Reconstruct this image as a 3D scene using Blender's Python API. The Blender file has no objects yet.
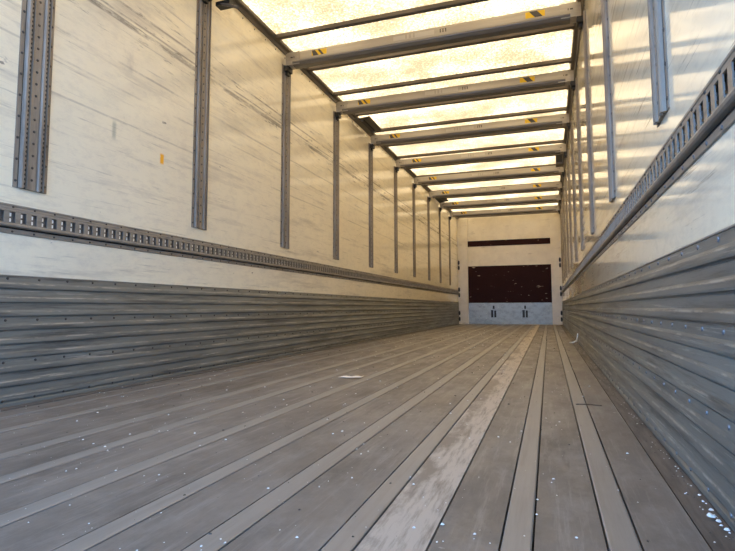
import bpy, math, random
from mathutils import Matrix, Vector
random.seed(7)
sc = bpy.context.scene

# ------------------------------------------------------------------ camera
FPX = 522.28
cam_d = bpy.data.cameras.new('camera'); cam = bpy.data.objects.new('camera', cam_d)
sc.collection.objects.link(cam)
Rr = Vector((0.94658633, 0.32243597, -0.00306015))
Uu = Vector((0.02890879, -0.07540882, 0.99673356))
Ff = Vector((-0.32115199, 0.94358283, 0.0807022))
m = Matrix.Identity(4)
for i in range(3):
    m[i][0] = Rr[i]; m[i][1] = Uu[i]; m[i][2] = -Ff[i]
m[0][3], m[1][3], m[2][3] = 2.1625, 0.0, 0.4115
cam.matrix_world = m
cam_d.sensor_width = 36; cam_d.lens = FPX / 735 * 36
cam_d.shift_x = -0.0036; cam_d.shift_y = -0.0133
cam_d.clip_start = 0.02; cam_d.clip_end = 500
sc.camera = cam

# ------------------------------------------------------------------ light
w = bpy.data.worlds.new('sky'); sc.world = w; w.use_nodes = True
nt = w.node_tree; nt.nodes.clear()
wo = nt.nodes.new('ShaderNodeOutputWorld'); bg = nt.nodes.new('ShaderNodeBackground')
# sky shaped for light: strong low blue fills the opening, dimmed above the roof
stc = nt.nodes.new('ShaderNodeTexCoord'); ssx = nt.nodes.new('ShaderNodeSeparateXYZ'); sky = nt.nodes.new('ShaderNodeValToRGB')
nt.links.new(stc.outputs['Generated'], ssx.inputs[0]); nt.links.new(ssx.outputs[2], sky.inputs[0])
se = sky.color_ramp.elements
se[0].position = 0.0; se[0].color = (.27, .53, 1.02, 1); se[1].position = .80; se[1].color = (.02, .04, .08, 1)
e_ = sky.color_ramp.elements.new(.42); e_.color = (.19, .41, .80, 1)
nt.links.new(sky.outputs[0], bg.inputs[0]); nt.links.new(bg.outputs[0], wo.inputs[0])
bg.inputs[1].default_value = 6.5
sl = bpy.data.lights.new('sun', 'SUN'); so = bpy.data.objects.new('sun', sl); sc.collection.objects.link(so)
sl.energy = 12.0; sl.angle = math.radians(1.0); sl.color = (1.0, 0.95, 0.87)
so.rotation_euler = (math.radians(-36), math.radians(6), 0)     # sun stands high in front, over the far end
so.location = (1.2, 6, 9)
vs = sc.view_settings
vs.view_transform = 'Standard'; vs.look = 'None'; vs.gamma = 1.0; vs.use_curve_mapping = False
vs.exposure = 0.42
sc.cycles.max_bounces = 16; sc.cycles.diffuse_bounces = 10; sc.cycles.glossy_bounces = 6
sc.cycles.transmission_bounces = 6

# ------------------------------------------------------------------ materials
def lk(nt, a, b): nt.links.new(a, b)
class NM:
    """small helper around a Principled node tree"""
    def __init__(s, name, col=(.5, .5, .5), rough=.5, metal=0., spec=.5):
        s.m = bpy.data.materials.new(name); s.m.use_nodes = True
        s.t = s.m.node_tree; s.b = s.t.nodes['Principled BSDF']
        s.b.inputs['Base Color'].default_value = (*col, 1); s.b.inputs['Roughness'].default_value = rough
        s.b.inputs['Metallic'].default_value = metal; s.b.inputs['Specular IOR Level'].default_value = spec
        s.co = s.t.nodes.new('ShaderNodeTexCoord').outputs['Object']
        s.cur = None; s.col = col
    def n(s, k): return s.t.nodes.new(k)
    def noise(s, scale, det=4, rough=.55, vec=(1, 1, 1), lo=.4, hi=.6, loc=(0, 0, 0), dist=0.):
        mp = s.n('ShaderNodeMapping'); mp.inputs['Scale'].default_value = vec; mp.inputs['Location'].default_value = loc
        lk(s.t, s.co, mp.inputs[0])
        nz = s.n('ShaderNodeTexNoise'); nz.inputs['Scale'].default_value = scale; nz.inputs['Detail'].default_value = det
        nz.inputs['Roughness'].default_value = rough; nz.inputs['Distortion'].default_value = dist
        lk(s.t, mp.outputs[0], nz.inputs['Vector'])
        mr = s.n('ShaderNodeMapRange'); mr.inputs['From Min'].default_value = lo; mr.inputs['From Max'].default_value = hi
        lk(s.t, nz.outputs['Fac'], mr.inputs['Value'])
        return mr.outputs[0]
    def axis(s, i):
        sx = s.n('ShaderNodeSeparateXYZ'); lk(s.t, s.co, sx.inputs[0]); return sx.outputs[i]
    def math(s, op, a, b=None, c=None):
        x = s.n('ShaderNodeMath'); x.operation = op; x.use_clamp = False
        for i, v in enumerate((a, b, c)):
            if v is None: continue
            if isinstance(v, (int, float)): x.inputs[i].default_value = v
            else: lk(s.t, v, x.inputs[i])
        return x.outputs[0]
    def band(s, ax, c, hw, soft):       # 1 inside |v-c|<hw, soft edge
        d = s.math('ABSOLUTE', s.math('SUBTRACT', s.axis(ax) if isinstance(ax, int) else ax, c))
        mr = s.n('ShaderNodeMapRange'); mr.inputs['From Min'].default_value = hw + soft; mr.inputs['From Max'].default_value = hw
        lk(s.t, d, mr.inputs['Value']); return mr.outputs[0]
    def mix(s, fac, col):
        x = s.n('ShaderNodeMix'); x.data_type = 'RGBA'
        if isinstance(fac, (int, float)): x.inputs[0].default_value = fac
        else: lk(s.t, fac, x.inputs[0])
        if s.cur is None: x.inputs[6].default_value = (*s.col, 1)
        else: lk(s.t, s.cur, x.inputs[6])
        x.inputs[7].default_value = (*col, 1); s.cur = x.outputs[2]
        lk(s.t, s.cur, s.b.inputs['Base Color'])
    def rough(s, fac, a, b):
        mr = s.n('ShaderNodeMapRange'); mr.inputs['To Min'].default_value = a; mr.inputs['To Max'].default_value = b
        lk(s.t, fac, mr.inputs['Value']); lk(s.t, mr.outputs[0], s.b.inputs['Roughness'])
    def bump(s, h, st=.2, d=.002):
        x = s.n('ShaderNodeBump'); x.inputs['Strength'].default_value = st; x.inputs['Distance'].default_value = d
        lk(s.t, h, x.inputs['Height']); lk(s.t, x.outputs[0], s.b.inputs['Normal'])

def wall_mat(name, left):
    M = NM(name, (.885, .805, .61), .2, 0, .5)
    mu = M.math
    M.mix(mu('MULTIPLY', M.noise(1.6, 6, .65, (1, .5, 1), .35, .75), .35), (.66, .595, .50))
    # fine grime dragged along the body
    M.mix(mu('MULTIPLY', M.noise(9, 6, .7, (1, .09, 1), .54, .74), .6), (.38, .33, .28))
    M.mix(mu('MULTIPLY', M.noise(22, 7, .8, (1, .4, 1), .48, .66), .30), (.50, .45, .38))
    M.mix(mu('MULTIPLY', M.noise(30, 5, .7, (1, .05, 1.3), .60, .72, (3, 1, 2)), .6), (.34, .30, .25))
    M.mix(mu('MULTIPLY', M.noise(60, 4, .7, (1, .03, 1), .62, .70, (8, 1, 2)), .45 if left else .8), (.26, .235, .20))
    # long scuffs left by freight along the upper wall
    blot = M.noise(3.0, 6, .75, (1, .7, 4), .42, .62, (9, 2, 0))
    for z, hw, f in ((2.085, .004, .8), (1.985, .013, .75), (2.02, .003, .7), (1.74, .003, .45), (1.60, .002, .35), (1.42, .002, .35)):
        zz = mu('ADD', M.axis(2), mu('MULTIPLY', M.noise(.8, 3, .5, (0, 1, 0), 0, 1, (z * 7, z * 3, 0)), .03))
        zz = mu('SUBTRACT', zz, .015)
        b = M.band(zz, z, hw, .006)
        M.mix(mu('MULTIPLY', mu('MULTIPLY', b, M.noise(2.2, 7, .8, (1, 1, 3), .40, .55, (z * 11, 0, 0))), f), (.22, .195, .165))
    zone = M.band(2, 2.03, .10, .12)
    M.mix(mu('MULTIPLY', mu('MULTIPLY', zone, blot), .28), (.40, .35, .29))
    M.mix(mu('MULTIPLY', mu('MULTIPLY', zone, M.noise(34, 4, .7, (1, .12, 1), .58, .66, (1, 7, 3))), .85), (.20, .18, .15))
    # small knocks
    M.mix(mu('MULTIPLY', M.noise(14, 3, .6, (1, .45, 1), .71, .74, (4, 4, 1)), .8), (.20, .18, .16))
    M.mix(mu('MULTIPLY', M.noise(26, 3, .6, (1, .5, 1), .73, .76, (2, 9, 6)), .8), (.12, .11, .10))
    # handling dirt close to the lashing rail
    low = M.band(2, .70, .06, .1)
    M.mix(mu('MULTIPLY', mu('MULTIPLY', low, M.noise(16, 6, .75, (1, .3, 1), .40, .7)), .2), (.50, .46, .42))
    if left:
        blob = mu('MULTIPLY', M.band(1, mu('ADD', 2.497, 0) if False else 2.497, .011, .008), M.band(2, 1.303, .024, .012))
        M.mix(mu('MULTIPLY', blob, M.noise(40, 2, .5, (1, 1, 1), .15, .38)), (.88, .43, .03))
        g1 = mu('MULTIPLY', M.band(1, 2.13, .006, .012), M.band(2, 1.36, .03, .03))
        M.mix(mu('MULTIPLY', g1, .55), (.25, .28, .22))
        sm = mu('MULTIPLY', M.band(1, 2.21, .025, .02), M.band(2, 1.79, .055, .03))
        M.mix(mu('MULTIPLY', sm, mu('MULTIPLY', M.noise(9, 3, .6, (1, 1, 1), .4, .6), .55)), (.42, .38, .33))
    M.rough(M.noise(2.2, 5, .6, (1, .4, 1), .35, .7), .06 if not left else .11, .14 if not left else .22)
    M.bump(M.noise(1.3, 2, .4, (1, .35, 1), 0, 1), .16, .005)
    return M.m

def metal_mat(name, col, rough, metal=.75, dirt=(.10, .09, .08), df=.5, streak=(1, .1, 1), sc_=20):
    M = NM(name, col, rough, metal, .5)
    M.mix(M.math('MULTIPLY', M.noise(sc_, 6, .7, streak, .42, .75), df), dirt)
    M.rough(M.noise(sc_ * .5, 4, .6, streak, .3, .7), rough - .08, rough + .15)
    return M.m

mat = {}
mat['wall_l'] = wall_mat('painted_panel_left', True)
mat['wall_r'] = wall_mat('painted_panel_right', False)
M = NM('painted_end_panel', (.76, .70, .57), .35); M.mix(M.math('MULTIPLY', M.noise(3, 6, .7, (1, 1, 1), .4, .75), .5), (.5, .44, .36))
M.mix(M.math('MULTIPLY', M.noise(14, 6, .7, (.25, 1, 1), .62, .7), .5), (.35, .3, .25)); mat['end'] = M.m
M = NM('maroon_board', (.020, .004, .004), .6, 0, .15)
M.mix(M.noise(9, 3, .6, (.6, 1, 1.6), .66, .70, (2, 0, 1)), (.38, .30, .24))
M.mix(M.math('MULTIPLY', M.noise(4, 4, .6, (1, 1, 1), .4, .8), .5), (.030, .008, .007)); mat['maroon'] = M.m
M = NM('scuffed_kick_steel', (.40, .45, .46), .4, .2)
M.mix(M.math('MULTIPLY', M.noise(7, 7, .75, (1, 1, 1.5), .45, .7), .8), (.20, .21, .21))
M.mix(M.math('MULTIPLY', M.noise(18, 6, .7, (1, 1, 1), .6, .68), .8), (.62, .62, .56)); mat['kick_end'] = M.m
mat['track'] = metal_mat('galvanised_track', (.31, .26, .205), .55, .1, (.10, .08, .065), .9, (1, 1, .15))
mat['track_groove'] = metal_mat('track_groove', (.02, .018, .016), .8, .0, (.01, .01, .01), .6)
mat['rail'] = metal_mat('rail_aluminium', (.33, .30, .26), .45, .45, (.12, .12, .11), .6, (1, .2, 1), 30)
mat['rail_dark'] = metal_mat('rail_recess', (.22, .20, .18), .5, .5, (.07, .05, .04), .8, (1, 1, 1), 26)
M = NM('aluminium_kick_board', (.255, .258, .232), .46, .35)
M.mix(M.math('MULTIPLY', M.noise(5, 6, .7, (1, .12, 1), .38, .68), .6), (.115, .11, .10))
M.mix(M.math('MULTIPLY', M.noise(60, 5, .75, (1, .03, 1), .60, .68), .7), (.50, .47, .41))
M.mix(M.math('MULTIPLY', M.noise(40, 6, .7, (1, .05, 1), .50, .68, (5, 5, 5)), .7), (.045, .045, .045))
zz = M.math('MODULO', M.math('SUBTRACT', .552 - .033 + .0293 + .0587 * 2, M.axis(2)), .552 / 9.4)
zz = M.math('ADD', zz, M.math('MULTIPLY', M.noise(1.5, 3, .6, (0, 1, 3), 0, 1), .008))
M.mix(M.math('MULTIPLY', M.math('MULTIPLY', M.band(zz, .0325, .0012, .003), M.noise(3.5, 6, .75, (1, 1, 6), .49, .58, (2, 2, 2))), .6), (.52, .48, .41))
M.rough(M.noise(12, 5, .6, (1, .06, 1), .35, .7), .34, .55)
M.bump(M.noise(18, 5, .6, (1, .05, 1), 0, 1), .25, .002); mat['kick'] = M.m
mat['steel_dark'] = metal_mat('galvanised_bow_backlit', (.13, .11, .095), .5, .4, (.10, .09, .08), .5, (.1, 1, 1))  # galvanised steel, its backlit darkness put into the base colour
mat['cant'] = metal_mat('top_rail_metal', (.17, .15, .13), .5, .4, (.10, .09, .08), .5)
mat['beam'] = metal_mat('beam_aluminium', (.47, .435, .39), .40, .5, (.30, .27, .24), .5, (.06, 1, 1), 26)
mat['beam_shaded'] = metal_mat('beam_underside_shade', (.20, .185, .17), .36, .6, (.15, .14, .12), .5, (.06, 1, 1), 26)  # same beam metal with the underside's shade put into a darker colour
mat['black'] = NM('black_plastic', (.015, .014, .013), .45).m
mat['rivet'] = NM('dull_rivet', (.07, .062, .055), .5, .3).m
mat['bolt'] = NM('bolt_steel', (.20, .20, .21), .45, .5).m
mat['yellow'] = NM('hazard_yellow', (.80, .52, .02), .45).m
mat['label'] = NM('label_grey', (.55, .52, .47), .5).m
mat['ink'] = NM('print_ink', (.07, .065, .06), .6).m
mat['cream'] = NM('bright_key_hole_white', (.92, .92, .90), .5).m  # whiter than the wall: brightness of lit wall put into the colour
mat['paper'] = NM('paper', (.80, .74, .64), .7).m
mat['crumb'] = NM('foam_crumb', (.82, .82, .80), .7).m
mat['splinter'] = NM('dark_wood_splinter', (.05, .035, .025), .7).m
# plywood floor boards
M = NM('worn_plywood', (.205, .180, .160), .5, 0, .4)
M.mix(M.math('MULTIPLY', M.noise(2.6, 7, .75, (1, .5, 1), .40, .62), .75), (.100, .088, .080))
M.mix(M.math('MULTIPLY', M.noise(6, 7, .75, (1, .6, 1), .50, .68, (2, 5, 1)), .45), (.31, .285, .26))
M.mix(M.math('MULTIPLY', M.noise(40, 6, .75, (1, .06, 1), .52, .70), .55), (.35, .32, .295))
M.mix(M.math('MULTIPLY', M.noise(22, 5, .7, (1, .10, 1), .62, .72, (3, 2, 1)), .55), (.06, .05, .045))
M.mix(M.math('MULTIPLY', M.noise(26, 3, .6, (1, .7, 1), .70, .74, (6, 2, 1)), .6), (.50, .46, .42))
M.rough(M.noise(9, 5, .65, (1, .3, 1), .35, .7), .36, .58)
M.bump(M.noise(40, 6, .7, (1, .07, 1), 0, 1), .35, .002); mat['ply'] = M.m
M = NM('scraped_board', (.22, .185, .155), .5, 0, .45)
x = M.axis(0)
wear = M.math('ADD', M.noise(5, 7, .72, (1.0, .35, 1), .38, .56, (7, 3, 0)), M.band(0, 1.925, .004, .05))
wear = M.math('MULTIPLY', M.math('SUBTRACT', wear, .42), 1.7)
wc = M.n('ShaderNodeClamp'); lk(M.t, wear, wc.inputs[0])
M.mix(M.math('MULTIPLY', wc.outputs[0], M.noise(45, 6, .7, (1, .12, 1), .34, .52)), (.46, .40, .345))
M.bump(M.noise(40, 6, .7, (1, .07, 1), 0, 1), .35, .002); mat['worn'] = M.m
M = NM('floor_strip_metal', (.30, .285, .27), .45, .3)
M.mix(M.math('MULTIPLY', M.noise(40, 5, .7, (1, .05, 1), .45, .7), .5), (.20, .18, .16))
M.mix(M.math('MULTIPLY', M.noise(8, 5, .7, (1, .4, 1), .5, .7), .35), (.36, .33, .30))
M.bump(M.noise(50, 4, .7, (1, .04, 1), 0, 1), .2, .001); mat['strip'] = M.m
mat['edge'] = metal_mat('grimy_edge_metal', (.15, .13, .115), .6, .1, (.05, .042, .036), .9, (1, .1, 1), 40)
mat['gap'] = NM('gap_dirt_and_lip_shade', (.02, .017, .015), .9).m  # floor gap dirt; also paints the shade line under the rail lips
M = NM('ground_asphalt', (.075, .075, .078), .85); M.mix(M.noise(1, 5, .6, (1, 1, 1), .3, .8), (.05, .05, .052)); mat['ground'] = M.m
# translucent fibreglass roof sheet
rm = bpy.data.materials.new('translucent_roof_sheet'); rm.use_nodes = True; t = rm.node_tree; t.nodes.clear()
out = t.nodes.new('ShaderNodeOutputMaterial'); tr = t.nodes.new('ShaderNodeBsdfTranslucent'); df = t.nodes.new('ShaderNodeBsdfDiffuse')
mx = t.nodes.new('ShaderNodeMixShader'); mx.inputs[0].default_value = .28
tc = t.nodes.new('ShaderNodeTexCoord'); n1 = t.nodes.new('ShaderNodeTexNoise'); n2 = t.nodes.new('ShaderNodeTexNoise')
n1.inputs['Scale'].default_value = 62; n1.inputs['Detail'].default_value = 6; n1.inputs['Roughness'].default_value = .75
n2.inputs['Scale'].default_value = 2.2; n2.inputs['Detail'].default_value = 5
for n in (n1, n2): t.links.new(tc.outputs['Object'], n.inputs['Vector'])
ad = t.nodes.new('ShaderNodeMath'); ad.operation = 'MULTIPLY_ADD'; ad.inputs[1].default_value = .45
t.links.new(n2.outputs['Fac'], ad.inputs[0]); t.links.new(n1.outputs['Fac'], ad.inputs[2])
cr = t.nodes.new('ShaderNodeValToRGB'); t.links.new(ad.outputs[0], cr.inputs[0])
e = cr.color_ramp.elements
e[0].position = .61; e[0].color = (.92, .635, .31, 1); e[1].position = .775; e[1].color = (.28, .18, .085, 1)
t.links.new(cr.outputs[0], tr.inputs[0]); df.inputs[0].default_value = (.75, .70, .6, 1)
t.links.new(tr.outputs[0], mx.inputs[1]); t.links.new(df.outputs[0], mx.inputs[2]); t.links.new(mx.outputs[0], out.inputs[0])
mat['roof'] = rm

# ------------------------------------------------------------------ mesh helper
class MB:
    def __init__(s): s.v = []; s.f = []; s.mi = []; s.k = 0
    def mat(s, i): s.k = i; return s
    def box(s, x0, y0, z0, x1, y1, z1):
        n = len(s.v)
        s.v += [(x, y, z) for z in (z0, z1) for y in (y0, y1) for x in (x0, x1)]
        s._f([(n, n+2, n+3, n+1), (n+4, n+5, n+7, n+6), (n, n+1, n+5, n+4), (n+2, n+6, n+7, n+3), (n, n+4, n+6, n+2), (n+1, n+3, n+7, n+5)])
        return s
    def _f(s, fs): s.f += fs; s.mi += [s.k] * len(fs)
    def prism(s, prof, axis, a, b):     # closed profile swept along an axis; prof pairs are the two other axes in xyz order
        n = len(s.v); k = len(prof)
        for t_ in (a, b):
            for p, q in prof:
                s.v.append((t_, p, q) if axis == 0 else (p, t_, q) if axis == 1 else (p, q, t_))
        s._f([(n+i, n+(i+1) % k, n+k+(i+1) % k, n+k+i) for i in range(k)])
        s._f([tuple(range(n+k-1, n-1, -1)), tuple(range(n+k, n+2*k))])
        return s
    def dome(s, c, d, r, h, seg=8):     # rivet head at c pointing along axis vector d
        d = Vector(d); a = d.orthogonal().normalized(); b = d.cross(a); c = Vector(c); n = len(s.v)
        for rr, hh in ((r, 0), (r*.8, h*.7)):
            for i in range(seg):
                t_ = 2*math.pi*i/seg; s.v.append(tuple(c + a*rr*math.cos(t_) + b*rr*math.sin(t_) + d*hh))
        s.v.append(tuple(c + d*h))
        s._f([(n+i, n+(i+1) % seg, n+seg+(i+1) % seg, n+seg+i) for i in range(seg)])
        s._f([(n+seg+i, n+seg+(i+1) % seg, n+2*seg) for i in range(seg)])
        return s
    def tube(s, pts, r, seg=8):
        pts = [Vector(p) for p in pts]; n0 = len(s.v)
        for j, p in enumerate(pts):
            d = (pts[min(j+1, len(pts)-1)] - pts[max(j-1, 0)]).normalized()
            a = d.cross(Vector((.13, .31, .94))).normalized(); b = d.cross(a)
            for i in range(seg):
                t_ = 2*math.pi*i/seg; s.v.append(tuple(p + a*r*math.cos(t_) + b*r*math.sin(t_)))
        for j in range(len(pts)-1):
            n = n0 + j*seg
            s._f([(n+i, n+(i+1) % seg, n+seg+(i+1) % seg, n+seg+i) for i in range(seg)])
        s._f([tuple(range(n0, n0+seg)), tuple(range(n0+(len(pts)-1)*seg, n0+len(pts)*seg))])
        return s
    def grid(s, rows):
        n = len(s.v); r = len(rows); c = len(rows[0])
        for row in rows: s.v += [tuple(p) for p in row]
        s._f([(n+i*c+j, n+i*c+j+1, n+(i+1)*c+j+1, n+(i+1)*c+j) for i in range(r-1) for j in range(c-1)])
        return s
    def build(s, name, mats, parent=None, flip=False, smooth=False):
        me = bpy.data.meshes.new(name)
        v = [(-x, y, z) for x, y, z in s.v] if flip else s.v
        me.from_pydata(v, [], s.f)
        if not isinstance(mats, (list, tuple)): mats = [mats]
        for q in mats: me.materials.append(mat[q])
        me.polygons.foreach_set('material_index', s.mi)
        import bmesh
        bm = bmesh.new(); bm.from_mesh(me); bmesh.ops.recalc_face_normals(bm, faces=bm.faces); bm.to_mesh(me); bm.free()
        if smooth: me.polygons.foreach_set('use_smooth', [True]*len(me.polygons))
        o = bpy.data.objects.new(name, me); sc.collection.objects.link(o)
        if parent: o.parent = parent
        return o

def tag(o, label=None, cat=None, group=None, kind=None):
    if label: o['label'] = label
    if cat: o['category'] = cat
    if group: o['group'] = group
    if kind: o['kind'] = kind
    return o
def empty(name, loc, label, cat, group=None, rz=0):
    o = bpy.data.objects.new(name, None); sc.collection.objects.link(o); o.empty_display_size = .1
    o.location = loc; o.rotation_euler.z = rz
    return tag(o, label, cat, group)
def copy_tree(o, parent=None):
    c = o.copy(); sc.collection.objects.link(c)
    if parent: c.parent = parent
    for ch in list(o.children): copy_tree(ch, c)
    return c

W = 2.48; Y0 = -0.10; YE = 13.33; ZC = 2.715

# ------------------------------------------------------------------ setting
g = MB().box(-40, -40, -1.30, 42, 60, -1.25).build('ground', 'ground')
tag(g, 'dark asphalt yard under the trailer', 'ground', kind='structure')

strips = [(.190, .022), (.395, .046), (.700, .052), (.900, .052), (1.140, .056), (1.375, .050), (1.588, .056), (1.808, .050), (2.098, .050), (2.275, .052)]
fl = MB().mat(1).box(0, Y0, -.12, W, YE, -.014)
edges = [0.062]
for c, wd in strips: edges += [c - wd/2 - .004, c + wd/2 + .004]
edges.append(2.412)
for a, b in zip(edges[0::2], edges[1::2]):
    if b - a < .02: continue
    if abs(a - 1.837) < .01: a = 1.956
    fl.mat(0).box(a, Y0, -.014, b, YE, 0)
floor = tag(fl.build('floor', ['ply', 'gap']), kind='structure')
for c, wd in strips:
    s_ = MB().prism([(c-wd/2, -.014), (c-wd/2, .0005), (c-wd/2+.003, .002), (c+wd/2-.003, .002), (c+wd/2, .0005), (c+wd/2, -.014)], 1, Y0, YE)
    s_.build('floor_strip', 'strip', floor)
b = MB().box(1.838, Y0, -.014, 1.952, YE, .001).build('worn_board', 'worn', floor); b['label'] = 'narrow board scraped pale'
for x0, x1 in ((0.0, .058), (2.416, W)):
    MB().box(x0, Y0, -.014, x1, YE, -.002 if x0 > 1 else .003).build('edge_strip', 'edge', floor)

def wallmesh(x0, x1, name, mt):
    o = MB().box(x0, Y0, -.12, x1, YE + .06, ZC + .02)
    return tag(o.build(name, mt), kind='structure')
wall_left = wallmesh(-.03, 0, 'wall_left', 'wall_l')
wall_right = wallmesh(W, W + .03, 'wall_right', 'wall_r')
# rivet row just under the top rail
_rm = {}
def rivets(pts, nx, r, h, mt, parent, limit=100):
    key = (nx, r, h, mt)
    if key not in _rm:
        o = MB().dome((0, 0, 0), (nx, 0, 0), r, h, 8).build('rivet', mt); _rm[key] = o.data; bpy.data.objects.remove(o)
    for p in pts[:limit]:
        o = bpy.data.objects.new('rivet', _rm[key]); sc.collection.objects.link(o); o.location = p; o.parent = parent
    if len(pts) > limit:
        q = MB()
        for p in pts[limit:]: q.dome(p, (nx, 0, 0), r, h, 6)
        q.build('rivet_rows', mt, parent)['kind'] = 'stuff'
rivets([(0, .1+.17*k, 2.635) for k in range(77)], 1, .007, .004, 'rivet', wall_left)
rivets([(W, .1+.17*k, 2.635) for k in range(77)], -1, .007, .004, 'rivet', wall_right)

roof = MB(); nx = 12; ny = 66
roof.grid([[(W*i/nx, Y0 + (YE-Y0)*j/ny, ZC + .004*math.sin(j*2.1)*math.sin(math.pi*i/nx)) for i in range(nx+1)] for j in range(ny+1)])
ceiling = tag(roof.build('ceiling', 'roof'), kind='structure')

# top rails where wall meets roof
for n_, x0, sgn in (('trim_1', 0, 1), ('trim_2', W, -1)):
    pr = [(x0, 2.665), (x0+sgn*.012, 2.665), (x0+sgn*.022, 2.690), (x0+sgn*.052, 2.690), (x0+sgn*.058, 2.708), (x0, 2.708)]
    tag(MB().prism(pr, 1, Y0, YE).build(n_, 'cant'), kind='structure')

# end wall: two posts, header, recessed panel
e_ = MB().box(-.03, YE, -.12, W+.03, YE+.06, ZC+.02)
wall_back = tag(e_.build('wall_back', 'end'), kind='structure')
for n_, a, b_ in (('trim_3', 0.0, .252), ('trim_4', 2.25, W)):
    q = MB().box(a, YE-.05, 0, b_, YE, ZC-.008)
    q.box(a+.02 if a == 0 else a, YE-.058, 0, b_ if a == 0 else b_-.02, YE-.05, ZC-.008)
    tag(q.build(n_, 'end'), kind='structure')
q = MB().box(.256, YE-.006, 1.955, 2.246, YE, 2.10).build('maroon_band', 'maroon', wall_back); q['label'] = 'narrow maroon band'
q = MB().box(.256, YE-.008, .53, 2.246, YE, 1.455).build('maroon_panel', 'maroon', wall_back); q['label'] = 'large dark maroon panel'
q = MB().box(.256, YE-.014, 0.004, 2.246, YE, .53).build('kick_plate', 'kick_end', wall_back); q['label'] = 'scuffed grey steel plate'
for cx in (.87, 1.62):
    for a_, b_, c_, d_ in ((-.065, -.01, .17, .35), (.01, .06, .17, .34), (-.02, .02, .38, .46)):
        MB().box(cx+a_, YE-.020, c_, cx+b_, YE-.0141, d_).build('latch_mark', 'black', q)

# hinges on the end posts
def hinge():
    o = empty('door_hinge', (0, 0, 0), '', 'hinge')
    MB().box(-.022, -.010, -.04, .022, 0, .04).build('hinge_leaf', 'black', o)
    MB().tube([(0, -.016, -.055), (0, -.016, .055)], .012, 8).build('hinge_pin', 'black', o)
    for z in (-.025, .025): MB().dome((.014, -.010, z), (0, -1, 0), .005, .004, 6).build('hinge_bolt', 'bolt', o)
    return o
h0 = hinge(); first = True
for side, x in (('left', .03), ('right', W-.03)):
    for z, wh in ((1.55, 'uppermost'), (1.42, 'second from the top'), (.87, 'third from the top'), (.73, 'fourth from the top'), (.28, 'fifth from the top'), (.13, 'lowest, just above the floor')):
        o = h0 if first else copy_tree(h0); first = False
        o.location = (x, YE-.058, z)
        tag(o, f'black hinge on the {side} cream end post, {wh}', 'hinge', f'hinges on the {side} end post')

# ------------------------------------------------------------------ corrugated kick boards
KZ = .552; P = KZ / 9.4
def kick(x0, sg, label):
    o = empty('kick_board', (x0, (Y0+YE)/2, 0), label, 'wall cladding')
    prof = [(0, 0.004), (0.004, .004)]
    pts = []
    z = KZ
    pts.append((.004, z))
    first_ = True
    while z > .05:
        # recessed flat, rounded ridge, undercut
        a = z
        pts += [(.005, a-.001), (.0066, a-.018), (.0072, a-.0255), (.0096, a-.0325), (.0102, a-.0345), (.0115, a-P+.012), (.0108, a-P+.0070), (.002, a-P+.0050), (.001, a-P+.001), (.0045, a-P)]
        z -= P
    pts += [(.004, z), (.010, z-.006), (.010, .004), (0, .004), (0, KZ)]
    ymid = (Y0+YE)/2
    pr = [(sg*p, q) for p, q in pts]
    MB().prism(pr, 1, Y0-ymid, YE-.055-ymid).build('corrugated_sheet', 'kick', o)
    rows = [(KZ-.0115, .0058), (KZ-3*P-.0115, .0058), (KZ-6*P-.0115, .0058), (.03, .0101)]
    pts = [(sg*off, .145*k+1.01-.145*5-ymid, zr) for k in range(88) for zr, off in rows]
    rivets(pts, sg, .006, .0035, 'bolt' if sg < 0 else 'rivet', o)
    MB().prism([(0, KZ), (sg*.007, KZ), (sg*.007, KZ+.004), (0, KZ+.004)], 1, Y0-ymid, YE-.055-ymid).build('top_edge', 'rail', o)
    return o
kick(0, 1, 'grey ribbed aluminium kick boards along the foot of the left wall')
kick(W, -1, 'grey ribbed aluminium kick boards along the foot of the right wall')

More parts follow.
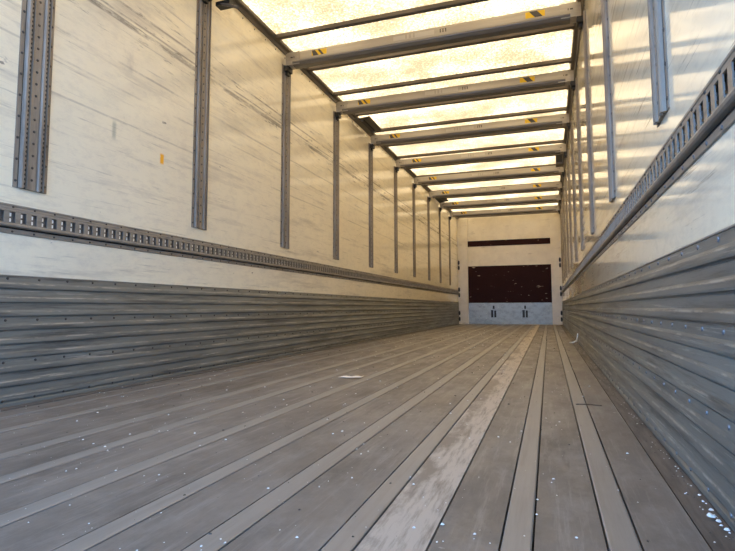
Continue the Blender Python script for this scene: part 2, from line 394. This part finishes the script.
# ------------------------------------------------------------------ lashing rails
def rail(x0, sg, label):
    ym = (Y0+YE)/2; a, b = Y0-ym, YE-.055-ym
    o = empty('lashing_rail', (x0, ym, .80), label, 'rail'); z0 = .80
    P_ = lambda pts: [(sg*p, q-z0) for p, q in pts]
    MB().prism(P_([(0, .8600), (.004, .858), (.004, .852), (.0025, .850), (.0025, .845), (.004, .843), (.004, .834), (.011, .832), (.011, .829), (0, .829)]), 1, a, b).build('top_flange', 'rail', o)
    MB().prism(P_([(0, .829), (.0015, .829), (.0015, .776), (0, .776)]), 1, a, b).build('recess_plate', 'rail_dark', o)
    zs = [.776, .779, .825, .829]; ysl = []; y = a + .004
    while y < b - .06: ysl += [y, y+.024]; y += .05
    ysl.append(y); q = MB(); n = len(zs)
    q.v = [(sg*.0115, yy, zz-z0) for yy in ysl for zz in zs]
    q._f([(i*n+j, i*n+j+1, (i+1)*n+j+1, (i+1)*n+j) for i in range(len(ysl)-1) for j in range(n-1) if not (i % 2 == 1 and j == 1)])
    sp = q.build('slotted_plate', 'rail', o); md = sp.modifiers.new('thick', 'SOLIDIFY'); md.thickness = .003; md.offset = 0
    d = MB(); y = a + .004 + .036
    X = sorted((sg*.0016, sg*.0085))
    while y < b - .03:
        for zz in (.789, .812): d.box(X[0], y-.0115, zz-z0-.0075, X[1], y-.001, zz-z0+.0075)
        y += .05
    d.build('key_hole_dots', 'cream', o)['kind'] = 'stuff'  # solid white dots painted bright, in place of open holes
    MB().prism(P_([(.0, .776), (.0115, .776), (.0165, .774), (.018, .769), (.0165, .763), (.012, .760), (.0, .7595)]), 1, a, b).build('lip', 'rail', o, smooth=False)
    MB().prism(P_([(0, .7594), (.0012, .7594), (.0012, .753), (0, .753)]), 1, a, b).build('groove', 'gap', o)  # dark strip paints the shadow line under the lip
    MB().prism(P_([(0, .7529), (.0025, .7529), (.0045, .750), (.0045, .734), (.003, .732), (0, .732)]), 1, a, b).build('bottom_flange', 'rail', o)
    for zz, off, mt in ((.848, .0025, 'rivet'), (.742, .0045, 'bolt' if sg < 0 else 'rivet')):
        rivets([(sg*off, a+.9+.10*k, zz-z0) for k in range(125)], sg, .005, .0035, mt, o, 50)
    return o
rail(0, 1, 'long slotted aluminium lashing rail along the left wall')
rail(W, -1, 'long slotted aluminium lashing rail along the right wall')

# ------------------------------------------------------------------ toothed track posts
ZB, ZT = .935, 2.56
def track(sg, near=True):
    o = empty('track_post', (0, 0, 0), '', 'post')
    H = ZT - ZB; hw = .08
    MB().box(*sorted((0, sg*.003))[:1], -hw, 0, *sorted((0, sg*.003))[1:], hw, H).build('back_plate', 'track', o)
    for s0 in (-.058, .022):
        # channel from s0 to s0+.036: smooth bevelled rib, toothed slot beyond it
        ch = MB()
        ch.prism([(0, s0), (sg*.012, s0+.003), (sg*.017, s0+.008), (sg*.017, s0+.017), (sg*.0045, s0+.018), (sg*.0045, s0+.032), (sg*.016, s0+.0325), (sg*.016, s0+.0355), (0, s0+.036)], 2, 0, H)
        c_ = ch.build('toothed_channel', 'track', o)
        cb = MB(); out_ = [(s0+.0172, H), (s0+.0172, 0)]; z = .004
        while z < H-.018:
            out_ += [(s0+.0190, z), (s0+.0250, z+.0035), (s0+.0270, z+.0065), (s0+.0250, z+.0095), (s0+.0190, z+.013)]; z += .0205
        out_.append((s0+.019, H))
        cb.prism(out_, 0, *sorted((sg*.012, sg*.015))).build('tooth_strip', 'track', c_)
        MB().box(min(0, sg*.0036), s0-.0028, 0, max(0, sg*.0036), s0-.0001, H).build('dark_seam', 'track_groove', c_)  # added dark strip in the crease, stands for the dark slot edges
        MB().box(min(sg*.0046, sg*.0052), s0+.0182, 0, max(sg*.0046, sg*.0052), s0+.0318, H).build('groove', 'track_groove', c_)
    MB().box(min(sg*.003, sg*.010), -.020, .0, max(sg*.003, sg*.010), .020, H).build('centre_strip', 'track', o)
    for yy, off, ph in ((-.069, .003, .03), (0, .010, .045), (.069, .003, .03)):
        st = .055 if yy == 0 else .095; n = int((H-.02-ph)/st)+1
        rivets([(sg*off, yy, ph+st*k) for k in range(n)], sg, .0062, .0035, 'rivet', o, n if near else 0)
    return o
YL = [1.672, 2.86, 4.04, 5.20, 6.38, 7.56, 8.70, 9.87, 10.98, 12.14]
YR = [1.60, 2.77, 4.00, 5.17, 6.36, 7.54, 8.69, 9.86, 10.97, 12.13]
ordn = ['nearest the camera', 'second from the camera', 'third from the camera', 'fourth from the camera', 'fifth from the camera', 'sixth from the camera',
        'seventh from the camera', 'eighth from the camera', 'second from the end wall', 'last before the end wall']
for side, x, sg, ys in (('left', 0, 1, YL), ('right', W, -1, YR)):
    proto = track(sg); far = None
    for i, y in enumerate(ys):
        if i == 5: far = track(sg, False)
        o = proto if i == 0 else far if i == 5 else copy_tree(proto if i < 5 else far)
        o.location = (x, y, ZB)
        tag(o, f'riveted steel track post on the {side} wall, {ordn[i]}', 'post', f'track posts on the {side} wall')

# ------------------------------------------------------------------ decking beams
def beam():
    o = empty('decking_beam', (0, 0, 0), '', 'beam')
    xa, xb = .075, W-.075
    up = [(-.040, .150), (-.040, .078), (-.036, .074), (.036, .074), (.040, .078), (.040, .150), (.034, .154), (-.034, .154)]
    lo = [(-.036, .074), (-.050, .066), (-.056, .052), (-.053, .036), (-.046, .030), (-.046, .026), (-.034, .006), (-.020, 0), (.020, 0), (.034, .006), (.046, .026), (.046, .030), (.053, .036), (.056, .052), (.050, .066), (.036, .074)]
    MB().prism(up, 0, xa, xb).build('beam_web', 'beam', o)
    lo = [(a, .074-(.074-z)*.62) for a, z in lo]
    MB().prism(lo, 0, xa+.03, xb-.03).build('beam_flange', 'beam_shaded', o)
    for s, xw in ((1, 0), (-1, W)):
        X = lambda a, b: sorted((xw + s*a, xw + s*b))
        a, b = X(.05, .17); q = MB().box(a, -.047, .040, b, .047, .152)
        a, b = X(.030, .052); q.box(a, -.036, .030, b, .036, .148)
        e = q.build('end_fitting', 'beam', o)
        a, b = X(.019, .060); q = MB().box(a, -.044, -.004, b, .040, .040)
        a, b = X(.022, .045); q.box(a, -.022, -.032, b, .022, -.004)
        q.build('end_latch', 'black', e)
        a, b = X(.085, .105); MB().box(a, -.0485, .098, b, -.0471, .108).build('fitting_slot', 'ink', e)
        a, b = X(.115, .121); MB().box(a, -.0485, .095, b, -.0471, .110).build('fitting_slot', 'ink', e)
    for cx, fl_ in ((.355, 1), (2.13, -1)):
        w2, h2 = .070, .024; zc = .114
        q = MB().box(cx-w2, -.0415, zc-h2, cx+w2, -.0401, zc+h2)
        q.mat(1)
        for k in ((-1,) if fl_ > 0 else (0,)) :
            pass
        y_ = -.0418
        def par(a0, a1, sl):
            n = len(q.v)
            pts = [(cx+a0+sl, zc+h2), (cx+a1+sl, zc+h2), (cx+a1-sl, zc-h2), (cx+a0-sl, zc-h2)]
            pts = [(min(max(px, cx-w2), cx+w2), pz) for px, pz in pts]
            q.v.extend([(px, y_, pz) for px, pz in pts]); q._f([(n, n+1, n+2, n+3)])
        if fl_ > 0: par(-.075, -.022, -.018); par(.004, .026, -.018)
        else: par(-.022, .034, -.020)
        q.build('hazard_sticker', ['yellow', 'ink'], o)
    lb = MB()
    for x0, x1 in ((1.02, 1.12), (1.135, 1.15), (1.17, 1.185), (1.20, 1.36)): lb.box(x0, -.0409, .095, x1, -.0401, .132)
    lb.box(1.02, -.0409, .094, 1.36, -.0401, .096)
    lb.build('printed_label', 'label', o)
    tk = MB()
    for x0 in (1.405, 1.427, 1.449): tk.box(x0, -.0410, .100, x0+.008, -.0401, .1285)
    tk.box(1.405, -.0410, .128, 1.457, -.0401, .130)
    tk.build('printed_tally', 'ink', o)
    return o
bproto = beam()
for i, y in enumerate(YL):
    o = bproto if i == 0 else copy_tree(bproto)
    o.location = (0, y - .035, 2.497)
    for ch in o.children:
        if ch.name.startswith('hazard') and i > 2 and min(v.co.x for v in ch.data.vertices) > 1: ch.location.x = -.10
    nm = ['nearest the camera, above the first pair of posts', 'second from the camera, cut by the top left of the picture', 'third from the camera, the first with both ends in view'] + ordn[3:]
    tag(o, f'silver decking beam with yellow hazard stickers under the roof, {nm[i]}', 'beam', 'decking beams stowed under the roof')

# ------------------------------------------------------------------ roof bows
def bow():
    pr = [(-.020, .036), (-.020, .006), (-.014, 0), (.014, 0), (.020, .006), (.020, .036)]
    o = MB().prism([(a, b) for a, b in pr], 0, .058, W-.058)
    o.box(.05, -.028, .0, .075, .028, .012).box(W-.075, -.028, .0, W-.05, .028, .012)
    return o.build('roof_bow', 'steel_dark')
bw = bow(); nb = 21
for i in range(nb):
    o = bw if i == 0 else bw.copy()
    if i: sc.collection.objects.link(o)
    y = .64 + i*.625; o.location = (0, y, 2.674)
    near = min(range(10), key=lambda k: abs(YL[k]-y)); rel = 'beyond' if y > YL[near]+.02 else 'before'
    tag(o, f'thin dark roof bow just {rel} the beam {ordn[near]}', 'roof bow', 'roof bows across the translucent roof')

# ------------------------------------------------------------------ brackets under the roof edge
def edge_bracket(x, y, ln, label, s=1, mt='cant'):
    o = empty('roof_bracket', (x, y, 2.64), label, 'bracket')
    MB().prism([(0, 0), (s*.20, .018), (s*.20, .026), (0, .010)], 1, -ln/2, ln/2).build('bracket_plate', mt, o)
    MB().box(*sorted((s*.07, s*.12))[:1], -ln*.4, -.004, *sorted((s*.07, s*.12))[1:], ln*.42, .008).build('bracket_slot', 'black', o)
    for yy in (-ln*.42, ln*.42): MB().dome((s*.095, yy, -.002), (0, 0, -1), .02, .012).build('bracket_bolt', 'bolt', o)
edge_bracket(.03, 5.92, .50, 'grey bolted roof bracket at the left roof edge between the fourth and fifth beams')
edge_bracket(.03, 10.55, .60, 'dark roof bracket at the left roof edge close to the end wall', 1, 'black')
lb = empty('roof_lamp', (W-.10, 8.05, 2.50), 'small dark box lamp hanging at the right roof edge above the posts', 'lamp')
MB().box(-.055, -.10, .0, .045, .10, .16).build('lamp_housing', 'cant', lb)
MB().box(-.045, -.108, .02, .03, -.10, .13).build('lamp_lens', 'black', lb)
rd = empty('latch_bar', (.20, 2.92, 2.40), 'short dark latch bar hanging at the left end of the second beam', 'latch')
MB().tube([(-.10, -.02, .085), (.0, -.03, .045), (.06, -.05, .01)], .010).build('bar', 'cant', rd)
MB().box(-.13, -.03, .07, -.02, .03, .098).build('bar_clip', 'black', rd)

# ------------------------------------------------------------------ litter on the floor
def sheet(w_, l_, f, name, label, loc, rz, mt, cat):
    rows = [[(w_*(i/8-.5), l_*(j/4-.5), f(i/8, j/4)) for i in range(9)] for j in range(5)]
    o = MB().grid(rows).build(name, mt, smooth=True)
    md = o.modifiers.new('thick', 'SOLIDIFY'); md.thickness = .0012
    o.location = loc; o.rotation_euler.z = rz
    return tag(o, label, cat)
sheet(.155, .035, lambda u, v: .003 + .006*abs(math.sin(u*7)) * (0.3+v) + .008*u*u, 'paper_scrap', 'crumpled pale paper strip lying in the middle of the floor', (1.055, 2.90, .002), math.radians(-6), 'paper', 'paper')
q = MB().tube([(-.06, .01, .006), (-.02, .0, .008), (.015, 0, .03), (.022, 0, .07), (.030, 0, .11)], .008, 6)
o = q.build('strap_offcut', 'crumb', smooth=True); o.location = (2.440, 6.45, .004); tag(o, 'white curled strap offcut on the floor by the far right kick boards', 'strap')
q = MB().tube([(-.05, .0, .002), (-.01, .004, .003), (.05, -.004, .002)], .0018, 5)
o = q.build('wood_splinter', 'splinter'); o.location = (2.31, 2.40, .003); tag(o, 'dark wood splinter lying across a floor strip near the right wall', 'splinter')
def crumb(r, seed):
    rd_ = random.Random(seed); q = MB(); n = 7
    q.v = [(r*math.cos(6.283*i/n)*rd_.uniform(.6, 1.1), r*math.sin(6.283*i/n)*rd_.uniform(.6, 1.2), 0) for i in range(n)]
    q.v += [(a*.6, b*.6, r*rd_.uniform(.25, .6)) for a, b, _ in q.v[:n]]
    q._f([(i, (i+1) % n, n+(i+1) % n, n+i) for i in range(n)]); q._f([tuple(range(n, 2*n)), tuple(range(n-1, -1, -1))])
    return q
for i, (x, y, r) in enumerate([(2.452, 1.215, .009), (2.458, 1.19, .006), (2.460, 1.25, .005), (2.458, 1.30, .004), (2.461, 1.15, .006), (2.456, 1.17, .004), (2.461, 1.34, .004)]):
    o = crumb(r, i).build('foam_crumb', 'crumb'); o.location = (x, y, .004)
    tag(o, 'white foam crumb in the corner beside the right kick boards near the camera', 'litter', 'foam crumbs beside the right kick boards')
# loose grit and chips nobody could count
q = MB(); rr = random.Random(3)
def chip(x, y, r, mi):
    n = len(q.v); k = 5
    q.v += [(x + r*rr.uniform(.5, 1.2)*math.cos(6.283*i/k), y + r*rr.uniform(.5, 1.4)*math.sin(6.283*i/k), .0022) for i in range(k)]
    q.v += [(a*.5+x*.5, b*.5+y*.5, .0022+r*.5) for a, b, _ in q.v[n:n+k]]
    q.k = mi; q._f([(n+i, n+(i+1) % k, n+k+(i+1) % k, n+k+i) for i in range(k)]); q._f([tuple(range(n+k, n+2*k))])
for _ in range(1500):
    y = .6 + 9*rr.random()**1.6; x = .08 + 2.3*rr.random()
    chip(x, y, (.0008 + .0030*rr.random()**3)*(1+.22*y), rr.choice((0, 0, 0, 1)))
for _ in range(260):
    y = .9 + 6*rr.random()**1.4; chip(2.42 + .045*rr.random()**.5, y, rr.uniform(.001, .003), rr.choice((0, 1, 1)))
for _ in range(140):
    y = 1.2 + 6*rr.random()**1.4; chip(.03 + .04*rr.random(), y, rr.uniform(.001, .004), rr.choice((0, 1, 1)))
gr = q.build('floor_grit', ['crumb', 'ink'])
tag(gr, 'loose white and dark grit scattered over the floor boards', 'grit', kind='stuff')
